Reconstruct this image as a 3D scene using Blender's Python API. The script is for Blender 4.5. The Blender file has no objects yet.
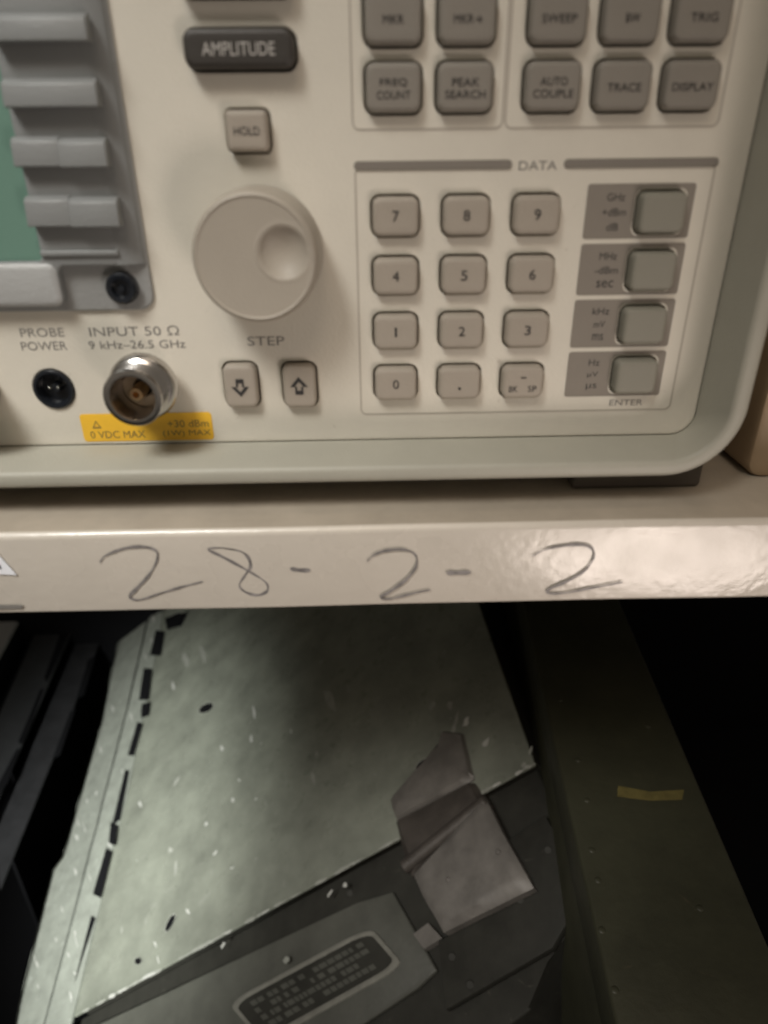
import bpy, bmesh, math, random
from mathutils import Vector, Matrix
random.seed(4)
S = bpy.context.scene
COL = S.collection

# ------------------------------------------------------------------ camera
F, PITCH, YAW, ROLL, D = 693.6, 0.4824, 0.0201, -0.0105, 0.2008
CZ = 1.2
CAM = Vector((0, -D, CZ))
fw = Vector((math.sin(YAW)*math.cos(PITCH), math.cos(YAW)*math.cos(PITCH), -math.sin(PITCH)))
rt0 = Vector((math.cos(YAW), -math.sin(YAW), 0)); up0 = rt0.cross(fw)
RT = math.cos(ROLL)*rt0 + math.sin(ROLL)*up0
UP = -math.sin(ROLL)*rt0 + math.cos(ROLL)*up0
FW = fw
def ray(u, v): return RT*((u-384)/F) + UP*(-(v-512)/F) + FW
def P(u, v, y=0.0):                       # point on the vertical plane y
    d = ray(u, v); return CAM + d*((y-CAM.y)/d.y)
def PH(u, v, z):                          # point on the horizontal plane z
    d = ray(u, v); return CAM + d*((z-CAM.z)/d.z)

cd = bpy.data.cameras.new('camera'); co = bpy.data.objects.new('camera', cd); COL.objects.link(co)
m = Matrix((RT, UP, -FW)).transposed().to_4x4(); m.translation = CAM
co.matrix_world = m
cd.sensor_fit = 'HORIZONTAL'; cd.sensor_width = 36; cd.lens = 36*F/768
cd.clip_start = 0.005; cd.clip_end = 50
cd.dof.use_dof = True; cd.dof.focus_distance = 0.29; cd.dof.aperture_fstop = cd.lens/2.7
S.camera = co

# ------------------------------------------------------------------ materials
def mat(name, col, rough=0.5, metal=0.0, bump=0.0, bscale=900, var=0.0, vscale=60, spec=0.5, dirt=None, coat=0.0, rvar=0.0):
    m = bpy.data.materials.new(name); m.use_nodes = True
    nt = m.node_tree; b = nt.nodes['Principled BSDF']; N = nt.nodes.new; L = nt.links.new
    b.inputs['Base Color'].default_value = (*col, 1)
    b.inputs['Roughness'].default_value = rough; b.inputs['Metallic'].default_value = metal
    b.inputs['Specular IOR Level'].default_value = spec
    b.inputs['Coat Weight'].default_value = coat; b.inputs['Coat Roughness'].default_value = 0.15
    geo = N('ShaderNodeNewGeometry')
    cur = None
    if var or dirt:
        n = N('ShaderNodeTexNoise'); n.inputs['Scale'].default_value = vscale; n.inputs['Detail'].default_value = 8
        n.inputs['Roughness'].default_value = 0.65
        L(geo.outputs['Position'], n.inputs['Vector'])
        r = N('ShaderNodeMapRange'); r.inputs['From Min'].default_value = 0.3; r.inputs['From Max'].default_value = 0.7
        L(n.outputs['Fac'], r.inputs['Value'])
        mx = N('ShaderNodeMix'); mx.data_type = 'RGBA'
        mx.inputs['A'].default_value = (*[c*(1-var) for c in col], 1)
        mx.inputs['B'].default_value = (*[min(1, c*(1+var)) for c in col], 1)
        L(r.outputs['Result'], mx.inputs['Factor']); cur = mx.outputs['Result']
    if dirt:
        dc, amount, ds = dirt
        n2 = N('ShaderNodeTexNoise'); n2.inputs['Scale'].default_value = ds; n2.inputs['Detail'].default_value = 10
        n2.inputs['Roughness'].default_value = 0.7; n2.inputs['Distortion'].default_value = 1.2
        L(geo.outputs['Position'], n2.inputs['Vector'])
        r2 = N('ShaderNodeMapRange'); r2.inputs['From Min'].default_value = 0.66-amount*0.3; r2.inputs['From Max'].default_value = 0.74
        L(n2.outputs['Fac'], r2.inputs['Value'])
        mx2 = N('ShaderNodeMix'); mx2.data_type = 'RGBA'; L(cur, mx2.inputs['A']); mx2.inputs['B'].default_value = (*dc, 1)
        L(r2.outputs['Result'], mx2.inputs['Factor']); cur = mx2.outputs['Result']
    if cur: L(cur, b.inputs['Base Color'])
    if rvar:
        n4 = N('ShaderNodeTexNoise'); n4.inputs['Scale'].default_value = vscale*2.3; n4.inputs['Detail'].default_value = 6
        L(geo.outputs['Position'], n4.inputs['Vector'])
        r4 = N('ShaderNodeMapRange'); r4.inputs['To Min'].default_value = max(0.05, rough-rvar); r4.inputs['To Max'].default_value = min(1, rough+rvar)
        r4.inputs['From Min'].default_value = 0.3; r4.inputs['From Max'].default_value = 0.7
        L(n4.outputs['Fac'], r4.inputs['Value']); L(r4.outputs['Result'], b.inputs['Roughness'])
    if bump:
        n3 = N('ShaderNodeTexNoise'); n3.inputs['Scale'].default_value = bscale; n3.inputs['Detail'].default_value = 3
        L(geo.outputs['Position'], n3.inputs['Vector'])
        bp = N('ShaderNodeBump'); bp.inputs['Strength'].default_value = bump; bp.inputs['Distance'].default_value = 0.0004
        L(n3.outputs['Fac'], bp.inputs['Height']); L(bp.outputs['Normal'], b.inputs['Normal']); L(bp.outputs['Normal'], b.inputs['Coat Normal'])
    return m
M = {}
M['panel'] = mat('panel plastic', (.635,.60,.52), .5, bump=.30, bscale=1100, var=.06, vscale=22, dirt=((.47,.43,.36), .02, 160), rvar=.08)
M['bezelf'] = mat('frame plastic', (.37,.36,.305), .5, bump=.3, bscale=1300, var=.04, vscale=50, dirt=((.37,.35,.295), .1, 90))
M['housing'] = mat('housing paint', (.45,.42,.36), .5, bump=.2, var=.03)
M['grey'] = mat('grey plastic', (.215,.222,.22), .45, bump=.3, bscale=1200, var=.03)
M['greym'] = mat('recess grey plastic', (.29,.295,.29), .45, bump=.4, bscale=1300, var=.03)
M['greyl'] = mat('grey frame plastic', (.38,.385,.38), .42, bump=.5, bscale=1500, var=.03)
M['green'] = mat('screen glass', (.14,.25,.20), .35, var=.02, bump=.1, bscale=1500)
M['numkey'] = mat('beige key', (.345,.305,.255), .6, bump=.3, bscale=1500, var=.03)
M['fnkey'] = mat('grey key', (.235,.215,.185), .6, bump=.3, bscale=1500, var=.03)
M['unitkey'] = mat('olive grey key', (.24,.23,.19), .6, bump=.3, bscale=1500, var=.03)
M['unitpan'] = mat('unit print grey', (.225,.20,.17), .65, var=.04, vscale=80, bump=.2)
M['darkkey'] = mat('dark brown key', (.042,.037,.032), .5, bump=.2, bscale=1500)
M['ink'] = mat('black ink', (.03,.028,.028), .6)
M['inkg'] = mat('grey ink', (.20,.19,.175), .6)
M['inkm'] = mat('line ink', (.43,.395,.34), .6)
M['bar'] = mat('bar ink', (.20,.18,.155), .6)
M['inkw'] = mat('pale ink', (.45,.43,.40), .6)
M['knob'] = mat('knob plastic', (.38,.34,.285), .5, bump=.3, bscale=1400, var=.03)
M['black'] = mat('black plastic', (.012,.014,.018), .25, bump=.1)
M['steel'] = mat('connector steel', (.60,.575,.55), .22, 1.0, bump=.1, bscale=600, var=.06)
M['gold'] = mat('gold contact', (.72,.52,.30), .35, 1.0)
M['pin'] = mat('pin metal', (.5,.5,.45), .3, 1.0)
M['yellow'] = mat('yellow label', (.80,.47,.035), .5, var=.05, vscale=120)
M['inky'] = mat('label ink', (.20,.14,.05), .6)
M['shelf'] = mat('shelf enamel', (.58,.535,.47), .30, bump=.32, bscale=300, var=.05, vscale=22, coat=.5, rvar=.12)
M['shelftop'] = mat('grimy shaded shelf top', (.40,.35,.285), .55, bump=.25, bscale=260, var=.10, vscale=55, rvar=.1)  # grime plus the analyzer's contact shade, both put into this colour
M['pen'] = mat('pencil marks', (.21,.195,.19), .5, var=.55, vscale=350)
M['white'] = mat('white paper', (.85,.87,.92), .6)
M['rubber'] = mat('foot rubber', (.10,.085,.07), .7)
M['tan'] = mat('tan case paint', (.33,.24,.15), .5, bump=.2, var=.06)
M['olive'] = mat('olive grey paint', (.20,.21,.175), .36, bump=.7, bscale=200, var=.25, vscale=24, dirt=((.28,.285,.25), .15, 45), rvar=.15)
M['olived'] = mat('shaded worn olive paint', (.032,.031,.026), .65, spec=.25, bump=.5, bscale=260, var=.25, vscale=40, dirt=((.10,.095,.075), .1, 60))  # wear on olive; base darkened to carry the shade over the chassis front
M['flange'] = mat('worn bare edge', (.28,.295,.26), .42, metal=.15, bump=.9, bscale=160, var=.2, vscale=55, dirt=((.52,.54,.50), .22, 70), rvar=.15)
M['latchd'] = mat('dark tinned metal', (.07,.06,.052), .55, metal=.2, bump=.6, bscale=200, var=.3, vscale=50)
M['rim'] = mat('worn rim', (.19,.185,.16), .45, var=.2, vscale=90)
M['ledge'] = mat('ledge paint', (.078,.078,.066), .55, bump=.5, bscale=260, var=.2, vscale=40)
M['chip'] = mat('bare metal chip', (.62,.62,.58), .3, metal=.3)
M['soft'] = mat('rubbed paint', (.30,.305,.27), .5, var=.2, vscale=120)
M['latch'] = mat('dull tinned metal', (.165,.152,.138), .55, metal=.2, bump=.6, bscale=200, var=.25, vscale=45)
M['dark'] = mat('blackened steel', (.022,.022,.024), .55, bump=.3, bscale=300, var=.3, vscale=40)
M['darkg'] = mat('dark grey paint', (.030,.031,.033), .6, bump=.3, bscale=300, var=.2, vscale=40)
M['caseo'] = mat('dark olive case paint', (.040,.040,.024), .5, bump=.5, bscale=220, var=.25, vscale=22, dirt=((.075,.064,.04), .08, 50))
M['yel2'] = mat('faded yellow paint', (.14,.115,.035), .7, var=.3, vscale=120)
M['teflon'] = mat('connector insulator', (.30,.23,.15), .4)
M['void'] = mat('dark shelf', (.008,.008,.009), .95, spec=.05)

# ------------------------------------------------------------------ object helpers
def link(name, me, parent=None):
    o = bpy.data.objects.new(name, me); COL.objects.link(o)
    if parent is not None:
        o.parent = parent
        o.matrix_parent_inverse = parent.matrix_world.inverted()
    return o
def empty(name, loc, label, cat, group=None):
    o = bpy.data.objects.new(name, None); COL.objects.link(o)
    o.matrix_world = Matrix.Translation(loc); o.empty_display_size = .02
    o['label'] = label; o['category'] = cat
    if group: o['group'] = group
    return o
def build(name, bm, m, parent=None, smooth=True, recalc=True):
    if recalc: bmesh.ops.recalc_face_normals(bm, faces=bm.faces)
    me = bpy.data.meshes.new(name); bm.to_mesh(me); bm.free()
    for mm in (m if isinstance(m, (list, tuple)) else [m]): me.materials.append(M[mm])
    if smooth:
        for p in me.polygons: p.use_smooth = True
        try: me.set_sharp_from_angle(angle=math.radians(38))
        except Exception: pass
    return link(name, me, parent)
def rr(cx, cz, w, h, r, n=6):
    r = max(min(r, w/2-1e-6, h/2-1e-6), 1e-5); out = []
    for sx, sz, a0 in ((1, 1, 0), (-1, 1, 90), (-1, -1, 180), (1, -1, 270)):
        for i in range(n+1):
            a = math.radians(a0+90*i/n)
            out.append((cx+sx*(w/2-r)+r*math.cos(a), cz+sz*(h/2-r)+r*math.sin(a)))
    return out
def loft(bm, rings, close=True, cap0=False, cap1=True):
    vs = [[bm.verts.new(p) for p in r] for r in rings]
    n = len(vs[0])
    for a, b in zip(vs, vs[1:]):
        for i in range(n if close else n-1):
            j = (i+1) % n
            bm.faces.new((a[i], a[j], b[j], b[i]))
    if cap0: bm.faces.new(vs[0])
    if cap1: bm.faces.new(vs[-1][::-1])
    return vs
def rrbox(bm, cx, cz, w, h, r, layers, cap0=True, cap1=True, n=6):
    """rounded rectangle facing -y; layers = (y, inset[, radius])"""
    rings = []
    for l in layers:
        y, ins = l[0], l[1]; rad = l[2] if len(l) > 2 else max(r-ins, .0001)
        rings.append([(x, y, z) for x, z in rr(cx, cz, w-2*ins, h-2*ins, rad, n)])
    loft(bm, rings, True, cap0, cap1)
def lathe(bm, cx, cz, prof, n=64, cap0=False, cap1=True):
    loft(bm, [[(cx+r*math.cos(2*math.pi*i/n), y, cz+r*math.sin(2*math.pi*i/n)) for i in range(n)] for y, r in prof], True, cap0, cap1)
def box(bm, x0, x1, y0, y1, z0, z1, bev=0.0):
    v = [bm.verts.new(p) for p in ((x0,y0,z0),(x1,y0,z0),(x1,y1,z0),(x0,y1,z0),(x0,y0,z1),(x1,y0,z1),(x1,y1,z1),(x0,y1,z1))]
    fs = [bm.faces.new([v[i] for i in f]) for f in ((0,3,2,1),(4,5,6,7),(0,1,5,4),(1,2,6,5),(2,3,7,6),(3,0,4,7))]
    if bev:
        es = list({e for f in fs for e in f.edges})
        bmesh.ops.bevel(bm, geom=es, offset=bev, segments=3, profile=.5, affect='EDGES')
def textbm(s, cx, cz, w, h, y, thick=.00008):
    cu = bpy.data.curves.new('t', 'FONT'); cu.body = s; cu.align_x = 'CENTER'; cu.resolution_u = 3; cu.offset = 0
    o = bpy.data.objects.new('t', cu); COL.objects.link(o)
    bpy.context.view_layer.update()
    me = bpy.data.meshes.new_from_object(o.evaluated_get(bpy.context.evaluated_depsgraph_get()))
    bpy.data.objects.remove(o); bpy.data.curves.remove(cu)
    xs = [v.co.x for v in me.vertices]; ys = [v.co.y for v in me.vertices]
    if not xs: return None
    x0, x1, y0, y1 = min(xs), max(xs), min(ys), max(ys)
    bm = bmesh.new(); bm.from_mesh(me); bpy.data.meshes.remove(me)
    for v in bm.verts:
        X = (v.co.x-(x0+x1)/2)/max(x1-x0, 1e-6)*w; Z = (v.co.y-(y0+y1)/2)/max(y1-y0, 1e-6)*h
        v.co = (cx+X, y, cz+Z)
    return bm
def text(name, lines, m, parent, y):
    """lines = (string, cx, cz, w, h) in metres"""
    out = bmesh.new()
    for s, cx, cz, w, h in lines:
        b = textbm(s, cx, cz, w, h, y)
        if b is None: continue
        me = bpy.data.meshes.new('x'); b.to_mesh(me); b.free(); out.from_mesh(me); bpy.data.meshes.remove(me)
    for f in out.faces:
        f.normal_update()
        if f.normal.y > 0: f.normal_flip()
    return build(name, out, m, parent, smooth=False, recalc=False)
def pxtext(name, items, m, parent, y):
    L = []
    for s, u, v, wp, hp in items:
        c = P(u, v, y); k = (P(u+1, v, y)-c).length; kz = (P(u, v+1, y)-c).length
        L.append((s, c.x, c.z, wp*k, hp*kz))
    return text(name, L, m, parent, y)
def extrude_poly(bm, pts, off, mi=0):
    """closed polygon pts (Vectors) with thickness vector off"""
    a = [bm.verts.new(p) for p in pts]; b = [bm.verts.new(p+off) for p in pts]
    fs = [bm.faces.new(a), bm.faces.new(b[::-1])]
    for i in range(len(a)):
        j = (i+1) % len(a); fs.append(bm.faces.new((a[i], b[i], b[j], a[j])))
    for f in fs: f.material_index = mi
    return fs
def ribbon(bm, pts, w, nrm, lift, taper=True):
    """flat pen stroke following pts on a surface with normal nrm"""
    P2 = []
    for i in range(len(pts)-1):                     # catmull-rom
        p0 = pts[max(i-1, 0)]; p1 = pts[i]; p2 = pts[i+1]; p3 = pts[min(i+2, len(pts)-1)]
        for k in range(6):
            t = k/6
            P2.append(.5*((2*p1)+(p2-p0)*t+(2*p0-5*p1+4*p2-p3)*t*t+(3*p1-p0-3*p2+p3)*t**3))
    P2.append(pts[-1]); prev = None; n = len(P2)
    for i, p in enumerate(P2):
        d = (P2[min(i+1, n-1)]-P2[max(i-1, 0)]).normalized(); s = d.cross(nrm)
        e = min(i, n-1-i)/(n*.12); ww = w*(.4+.6*min(1, e))*(1+.2*math.sin(i*.9)+.3*math.sin(i*.23+n)) if taper else w
        cur = (bm.verts.new(p+s*ww/2+nrm*lift), bm.verts.new(p-s*ww/2+nrm*lift))
        if prev: bm.faces.new((prev[0], cur[0], cur[1], prev[1]))
        prev = cur

# ================================================================== SHELF
ZB = P(300, 478, -.018).z                    # underside of the instrument frame
ZS = ZB - .0122                              # top of the shelf
d = ray(384, 528); YL = CAM.y + (ZS-.0005-CAM.z)/d.z*d.y     # front of the lip
ZL = P(384, 606, YL).z                       # bottom of the lip
X0, X1 = -.55, .42
LOWZ = CZ - .92
rack = empty('storage_rack', (0, .15, LOWZ-.03), 'cream enamelled metal shelf rack with 28-2-2 handwritten in pencil on its front lip', 'shelf rack')
bm = bmesh.new()
# folded sheet: top, rounded bend, lip, return flange
R_ = .0022; prof = [(.46, ZS)]
for i in range(9):
    a = math.radians(90+90*i/8); prof.append((YL+R_+R_*math.cos(a), ZS-R_+R_*math.sin(a)))
for i in range(5):
    a = math.radians(180+90*i/4); prof.append((YL+.0012+.0012*math.cos(a), ZL+.0012+.0012*math.sin(a)))
prof += [(YL+.018, ZL), (YL+.018, ZL+.0012), (YL+.004, ZL+.0012), (YL+.002, ZL+.003), (YL+.002, ZS-.004), (YL+.006, ZS-.0014), (.46, ZS-.0014)]
NX = 120
rings = []
for i in range(NX+1):
    x = X0+(X1-X0)*i/NX
    w = .00018*math.sin(x*37)+.0001*math.sin(x*91+1)
    rings.append([(x, y+(w if y < 0 else 0), z) for y, z in prof])
loft(bm, rings, True, True, True)
bmesh.ops.recalc_face_normals(bm, faces=bm.faces)
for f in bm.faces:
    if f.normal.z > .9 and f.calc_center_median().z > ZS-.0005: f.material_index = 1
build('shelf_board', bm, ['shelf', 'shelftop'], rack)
lip = bpy.data.objects['shelf_board']
def c1(x, y): return (x/1.92, 440+y/1.92)
def c2(x, y): return (368+x/1.92, 440+y/1.92)
strokes = [
 [c1(*p) for p in ((192,235),(203,221),(240,207),(275,204),(300,212),(301,232),(285,260),(262,285),(250,300),(268,306),(310,293),(350,281),(390,271))],
 [c1(*p) for p in ((452,210),(425,206),(400,209),(425,222),(455,238),(490,258),(512,274),(513,289),(495,297),(472,291),(460,278),(470,260),(481,243),(477,225),(460,212),(420,206))],
 [c1(557,246), c1(577,249), c1(597,249)],
 [c2(*p) for p in ((-2,232),(8,222),(25,214),(45,210),(72,210),(91,220),(92,242),(72,268),(42,290),(24,301),(42,304),(80,295),(120,286))],
 [c2(150,254), c2(175,254), c2(198,253)],
 [c2(*p) for p in ((315,222),(340,209),(375,202),(410,200),(430,208),(432,226),(415,250),(380,271),(350,284),(345,293),(375,293),(430,283),(488,272))]]
bm = bmesh.new()
for i, st in enumerate(strokes):
    ribbon(bm, [P(u, v, YL) for u, v in st], .00078 if len(st) > 3 else .0011, Vector((0, -1, 0)), .00032)
build('handwriting', bm, 'pen', lip, recalc=False)
bm = bmesh.new()
extrude_poly(bm, [P(u, v, YL-.0004) for u, v in ((-40,560),(-20,530),(0,556),(17,575),(-2,574))], Vector((0, -.0001, 0)))
st = build('paper_sticker', bm, 'white', lip, smooth=False); 
bm = bmesh.new(); ribbon(bm, [P(-10,571,YL), P(-3,563,YL), P(2,568,YL)], .0006, Vector((0,-1,0)), .00065); build('print_mark', bm, 'ink', st, recalc=False)
bm = bmesh.new(); extrude_poly(bm, [P(u, v, YL-.0004) for u, v in ((-30,605),(23,605),(22,608.5),(-30,609.5))], Vector((0, -.0001, 0)))
build('grey_tape', bm, 'inkg', lip, smooth=False)
# lower shelf, posts, back of the rack
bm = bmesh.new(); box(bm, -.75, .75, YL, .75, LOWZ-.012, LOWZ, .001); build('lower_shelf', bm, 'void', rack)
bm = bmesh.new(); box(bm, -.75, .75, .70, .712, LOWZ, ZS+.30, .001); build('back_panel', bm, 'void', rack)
for x in (X0-.03, X1+.002):
    bm = bmesh.new(); box(bm, x, x+.028, YL, YL+.03, LOWZ-.03, ZS+.30, .002); build('post', bm, 'shelf', rack)

# ================================================================== ANALYZER
an = empty('spectrum_analyzer', (-.1, .15, ZS), 'beige laboratory signal analyzer with keypad, tuning knob and green screen on the cream shelf', 'test instrument')
PR = P(711, 340).x                            # panel right edge
PB = P(300, 441).z                            # panel bottom edge
PL, PT = PR-.40, PB+.172
cx, cz, pw, ph = (PR+PL)/2, (PT+PB)/2, PR-PL, PT-PB
bm = bmesh.new()
lay = [(.004, -.001, 8e-3), (-.0005, 0, 7e-3), (-.0008, -.00005, 7e-3), (-.0168, -.0011, 15e-3), (-.0172, -.0013, 15.5e-3), (-.0178, -.0019, 16e-3), (-.0180, -.0027, 17e-3),
       (-.0180, -.0048, 19e-3), (-.0177, -.0055, 20e-3), (-.0170, -.0061, 20.6e-3), (-.0160, -.0063, 21e-3), (.030, -.0066, 21e-3), (.030, -.001, 8e-3)]
rrbox(bm, cx, cz, pw, ph, .007, lay, False, False, n=14)
build('front_frame', bm, 'bezelf', an)
bm = bmesh.new(); rrbox(bm, cx, cz, pw+.006, ph+.006, .015, [(.380, .002), (.378, 0), (.031, 0)], True, True); build('housing', bm, 'housing', an)
ZFB = cz-ph/2-.003
for ux, nm in ((P(636, 484, -.004).x, 'foot'), (PL+.06, 'foot')):
    for y in (-.0045, .30):
        bm = bmesh.new(); box(bm, ux-.0205, ux+.0205, y, y+.03, ZS, ZFB-.0002 if False else ZFB+.002, .0015); build(nm, bm, 'rubber', an)

# ---- keys: list of (name, u, v, w, h, r, height, material, legend lines, legend material)
Y1 = -.0030
AX, AZ = .0190, .0154
kc = [P(465, 271.5, Y1), ]
c0 = P(467.5, 213, Y1); c3 = P(459, 381.5, Y1)
kx = (P(397,213,Y1).x+P(539,212,Y1).x+P(395,329,Y1).x+P(527,327,Y1).x)/4
ax = ((P(539,212,Y1).x-P(397,213,Y1).x)+(P(527,327,Y1).x-P(395,329,Y1).x)+(P(523,379,Y1).x-P(395,383,Y1).x))/6
az = (c0.z-c3.z)/3
keys = []
for j, row in enumerate(('789', '456', '123', '0.B')):
    for i, ch in enumerate(row):
        keys.append(['number_key', kx+(i-1)*ax, c0.z-j*az-.0008, .0124, .0098, .0022, .0030, 'numkey', ch])
zt = P(554, 86, Y1).z; zt2 = P(554, 16, Y1).z
for (u, u2), a, b in (((395,392), ('FREQ','COUNT'), ('MKR',)), ((467,467), ('PEAK','SEARCH'), ('MKR→',)), ((554,560), ('AUTO','COUPLE'), ('SWEEP',)), ((625,633), ('TRACE',), ('BW',)), ((693,705), ('DISPLAY',), ('TRIG',))):
    x = (P(u, 86, Y1).x + P(u2, 16, Y1).x)/2
    keys.append(['function_key', x, zt, .0138, .0108, .0022, .0030, 'fnkey', a])
    keys.append(['function_key', x, zt2, .0138, .0108, .0022, .0030, 'fnkey', b])
units = [(665,212,('GHz','+dBm','dB')),(655,269,('MHz','-dBm','sec')),(644,326,('kHz','mV','ms')),(635,376.5,('Hz','µV','µs'))]
ux = sum(P(u, v, Y1).x for u, v, _ in units)/4
uz0 = P(665,212,Y1).z; uz3 = P(635,376.5,Y1).z
for j, (u, v, t) in enumerate(units):
    keys.append(['unit_key', ux, uz0+(uz3-uz0)*j/3-.0003, .0124, .0102, .0018, .0035, 'unitkey', t])
c = P(247,131,Y1); keys.append(['hold_key', c.x, c.z, .0106, .0094, .0015, .0035, 'numkey', 'HOLD'])
c = P(238.5,48,-.004); keys.append(['amplitude_key', c.x, c.z, .0263, .0082, .0026, .0045, 'darkkey', 'AMPLITUDE'])
keys.append(['span_key', c.x, c.z+.0145, .0263, .0082, .0026, .0045, 'darkkey', 'SPAN'])
for u, ch in ((240,'D'), (299,'U')):
    c = P(u, 386, Y1); keys.append(['step_key', c.x, c.z-.0004, .0098, .0130, .0022, .0030, 'numkey', ch])

# ---- panel with real wells
panel_bm = bmesh.new(); rrbox(panel_bm, cx, cz, pw, ph, .007, [(.006, 0), (.0005, 0), (.0002, .0001), (.00005, .0004), (0, .0010)], True, True, n=14)
cut = bmesh.new(); OS = .00045
for k in keys:
    rrbox(cut, k[1], k[2], k[3]+2*OS, k[4]+2*OS, k[5]+OS, [(.0035, 0), (-.002, 0)], True, True)
sock = P(54, 389, 0); lathe(cut, sock.x, sock.z, [(.0045, .0060), (-.002, .0060)], 48, True, True)
bmesh.ops.recalc_face_normals(panel_bm, faces=panel_bm.faces); bmesh.ops.recalc_face_normals(cut, faces=cut.faces)
pme = bpy.data.meshes.new('front_panel'); panel_bm.to_mesh(pme); panel_bm.free()
cme = bpy.data.meshes.new('c'); cut.to_mesh(cme); cut.free()
po = bpy.data.objects.new('p', pme); c_o = bpy.data.objects.new('c', cme); COL.objects.link(po); COL.objects.link(c_o)
bmod = po.modifiers.new('b', 'BOOLEAN'); bmod.operation = 'DIFFERENCE'; bmod.object = c_o; bmod.solver = 'EXACT'
bv = po.modifiers.new('v', 'BEVEL'); bv.width = .00035; bv.segments = 2; bv.limit_method = 'ANGLE'; bv.angle_limit = math.radians(50)
bpy.context.view_layer.update()
res = bpy.data.meshes.new_from_object(po.evaluated_get(bpy.context.evaluated_depsgraph_get()))
bpy.data.objects.remove(po); bpy.data.objects.remove(c_o)
res.name = 'front_panel'; res.materials.clear(); res.materials.append(M['panel'])
for p in res.polygons: p.use_smooth = False; p.material_index = 0
link('front_panel', res, an)

def arrow(bm, cx, cz, s, up, y):
    k = s if up else -s
    pts = [(0,1.15),(1.0,.0),(.45,.0),(.45,-.9),(-.45,-.9),(-.45,.0),(-1.0,.0)]
    o = [Vector((cx+a*s, y, cz+b*k)) for a, b in pts]; i_ = [Vector((cx+a*s*.5, y, cz+(b*.5+.03)*k)) for a, b in pts]
    a = [bm.verts.new(p) for p in o]; b = [bm.verts.new(p) for p in i_]
    for i in range(len(a)):
        j = (i+1) % len(a); bm.faces.new((a[i], a[j], b[j], b[i]))
for nm, kx_, kz_, w, h, r, hgt, mt, leg in keys:
    bm = bmesh.new()
    rrbox(bm, kx_, kz_, w, h, r, [(.0034, 0), (-hgt+.0011, .0001), (-hgt+.00045, .0003), (-hgt+.0001, .0008), (-hgt, .0015), (-hgt+.00012, .0032)], True, True, n=6)
    k = build(nm, bm, mt, an); yy = -hgt-.00006
    if nm == 'number_key':
        if leg == 'B': text('legend', [('–', kx_, kz_+.0016, .0016, .0004), ('BK', kx_-.0028, kz_-.0018, .0026, .0018), ('SP', kx_+.0028, kz_-.0018, .0026, .0018)], 'ink', k, yy)
        elif leg == '.': text('legend', [('.', kx_, kz_-.0014, .0009, .0009)], 'ink', k, yy)
        else: text('legend', [(leg, kx_, kz_+.0002, .0018 if leg != '1' else .0006, .0026)], 'ink', k, yy)
    elif nm == 'function_key':
        n = len(leg); L = []
        for i, s in enumerate(leg):
            L.append((s, kx_, kz_+(.0010-.0026*i if n == 2 else -.0004), .00175*len(s)*.95 if len(s) < 7 else .0102, .00175))
        text('legend', L, 'ink', k, yy)
    elif nm == 'hold_key': text('legend', [('HOLD', kx_, kz_, .0064, .0019)], 'ink', k, yy)
    elif nm == 'amplitude_key': text('legend', [('AMPLITUDE', kx_, kz_-.0002, .0172, .0027)], 'inkw', k, yy)
    elif nm == 'span_key': text('legend', [('SPAN', kx_, kz_-.0002, .0090, .0030)], 'inkw', k, yy)
    elif nm == 'step_key':
        bm = bmesh.new(); arrow(bm, kx_, kz_+.0001, .0026, leg == 'U', yy); build('legend', bm, 'ink', k, recalc=False, smooth=False)
# unit backing prints
c0u = ux-.0083
for j in range(4):
    z = uz0+(uz3-uz0)*j/3
    x_l, x_r = P(585.5,210).x, P(692,210).x
    b1 = bmesh.new(); rings = []
    w = x_r-x_l; hz = .0136
    # frame with an opening for the key: ring between outer rounded rect and the key well
    outer = rr((x_l+x_r)/2, z, w, hz, .0008, 6); inner = rr(ux, z-.0003, .0124+2*OS+.0008, .0102+2*OS+.0008, .0022, 6)
    ov = [b1.verts.new((x, -.00012, zz)) for x, zz in outer]; iv = [b1.verts.new((x, -.00012, zz)) for x, zz in inner]
    for i in range(len(ov)):
        jn = (i+1) % len(ov); b1.faces.new((ov[i], ov[jn], iv[jn], iv[i]))
    for f in b1.faces:
        f.normal_update()
        if f.normal.y > 0: f.normal_flip()
    up_ = build('unit_print', b1, 'unitpan', an, smooth=False, recalc=False)
    t = units[j][2]; xc = (x_l + ux-.0068)/2+.0012
    text('lettering', [(s, xc, z+.0036-.0037*i, .0016*len(s), .0019) for i, s in enumerate(t)], 'inky' if False else 'ink', up_, -.0002)
# group outlines (thin moulded lines)
def ring(name, pts4, wd, m, r=.002, y=-.00012, parent=an, open_top=False):
    x0, x1, z0, z1 = pts4; b1 = bmesh.new()
    o = rr((x0+x1)/2, (z0+z1)/2, x1-x0, z1-z0, r); i_ = rr((x0+x1)/2, (z0+z1)/2, x1-x0-2*wd, z1-z0-2*wd, r-wd)
    ho = [[(x, yy, z) for x, z in q] for q, yy in ((o, 0.0001), (o, y), (i_, y), (i_, 0.0001))]
    loft(b1, ho, True, False, False)
    if open_top: bmesh.ops.delete(b1, geom=[f for f in b1.faces if f.calc_center_median().z > z1-wd*2 and x0+.004 < f.calc_center_median().x < x1-.004], context='FACES')
    return build(name, b1, m, parent, smooth=False)
dx0, dx1 = P(354,165).x, P(716,168).x
dz0, dz1 = P(361,415).z, P(500,165).z
ring('group_outline', (dx0, dx1, dz0, dz1), .0005, 'inkm', open_top=True)
gz0 = P(500,129.5).z
gx = [P(350,60).x, P(507.5,60).x, P(731,60).x]
ring('group_outline', (gx[0], gx[1]-.0001, gz0, gz0+.075), .0005, 'inkm')
ring('group_outline', (gx[1]+.0001, gx[2], gz0, gz0+.075), .0005, 'inkm')
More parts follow.
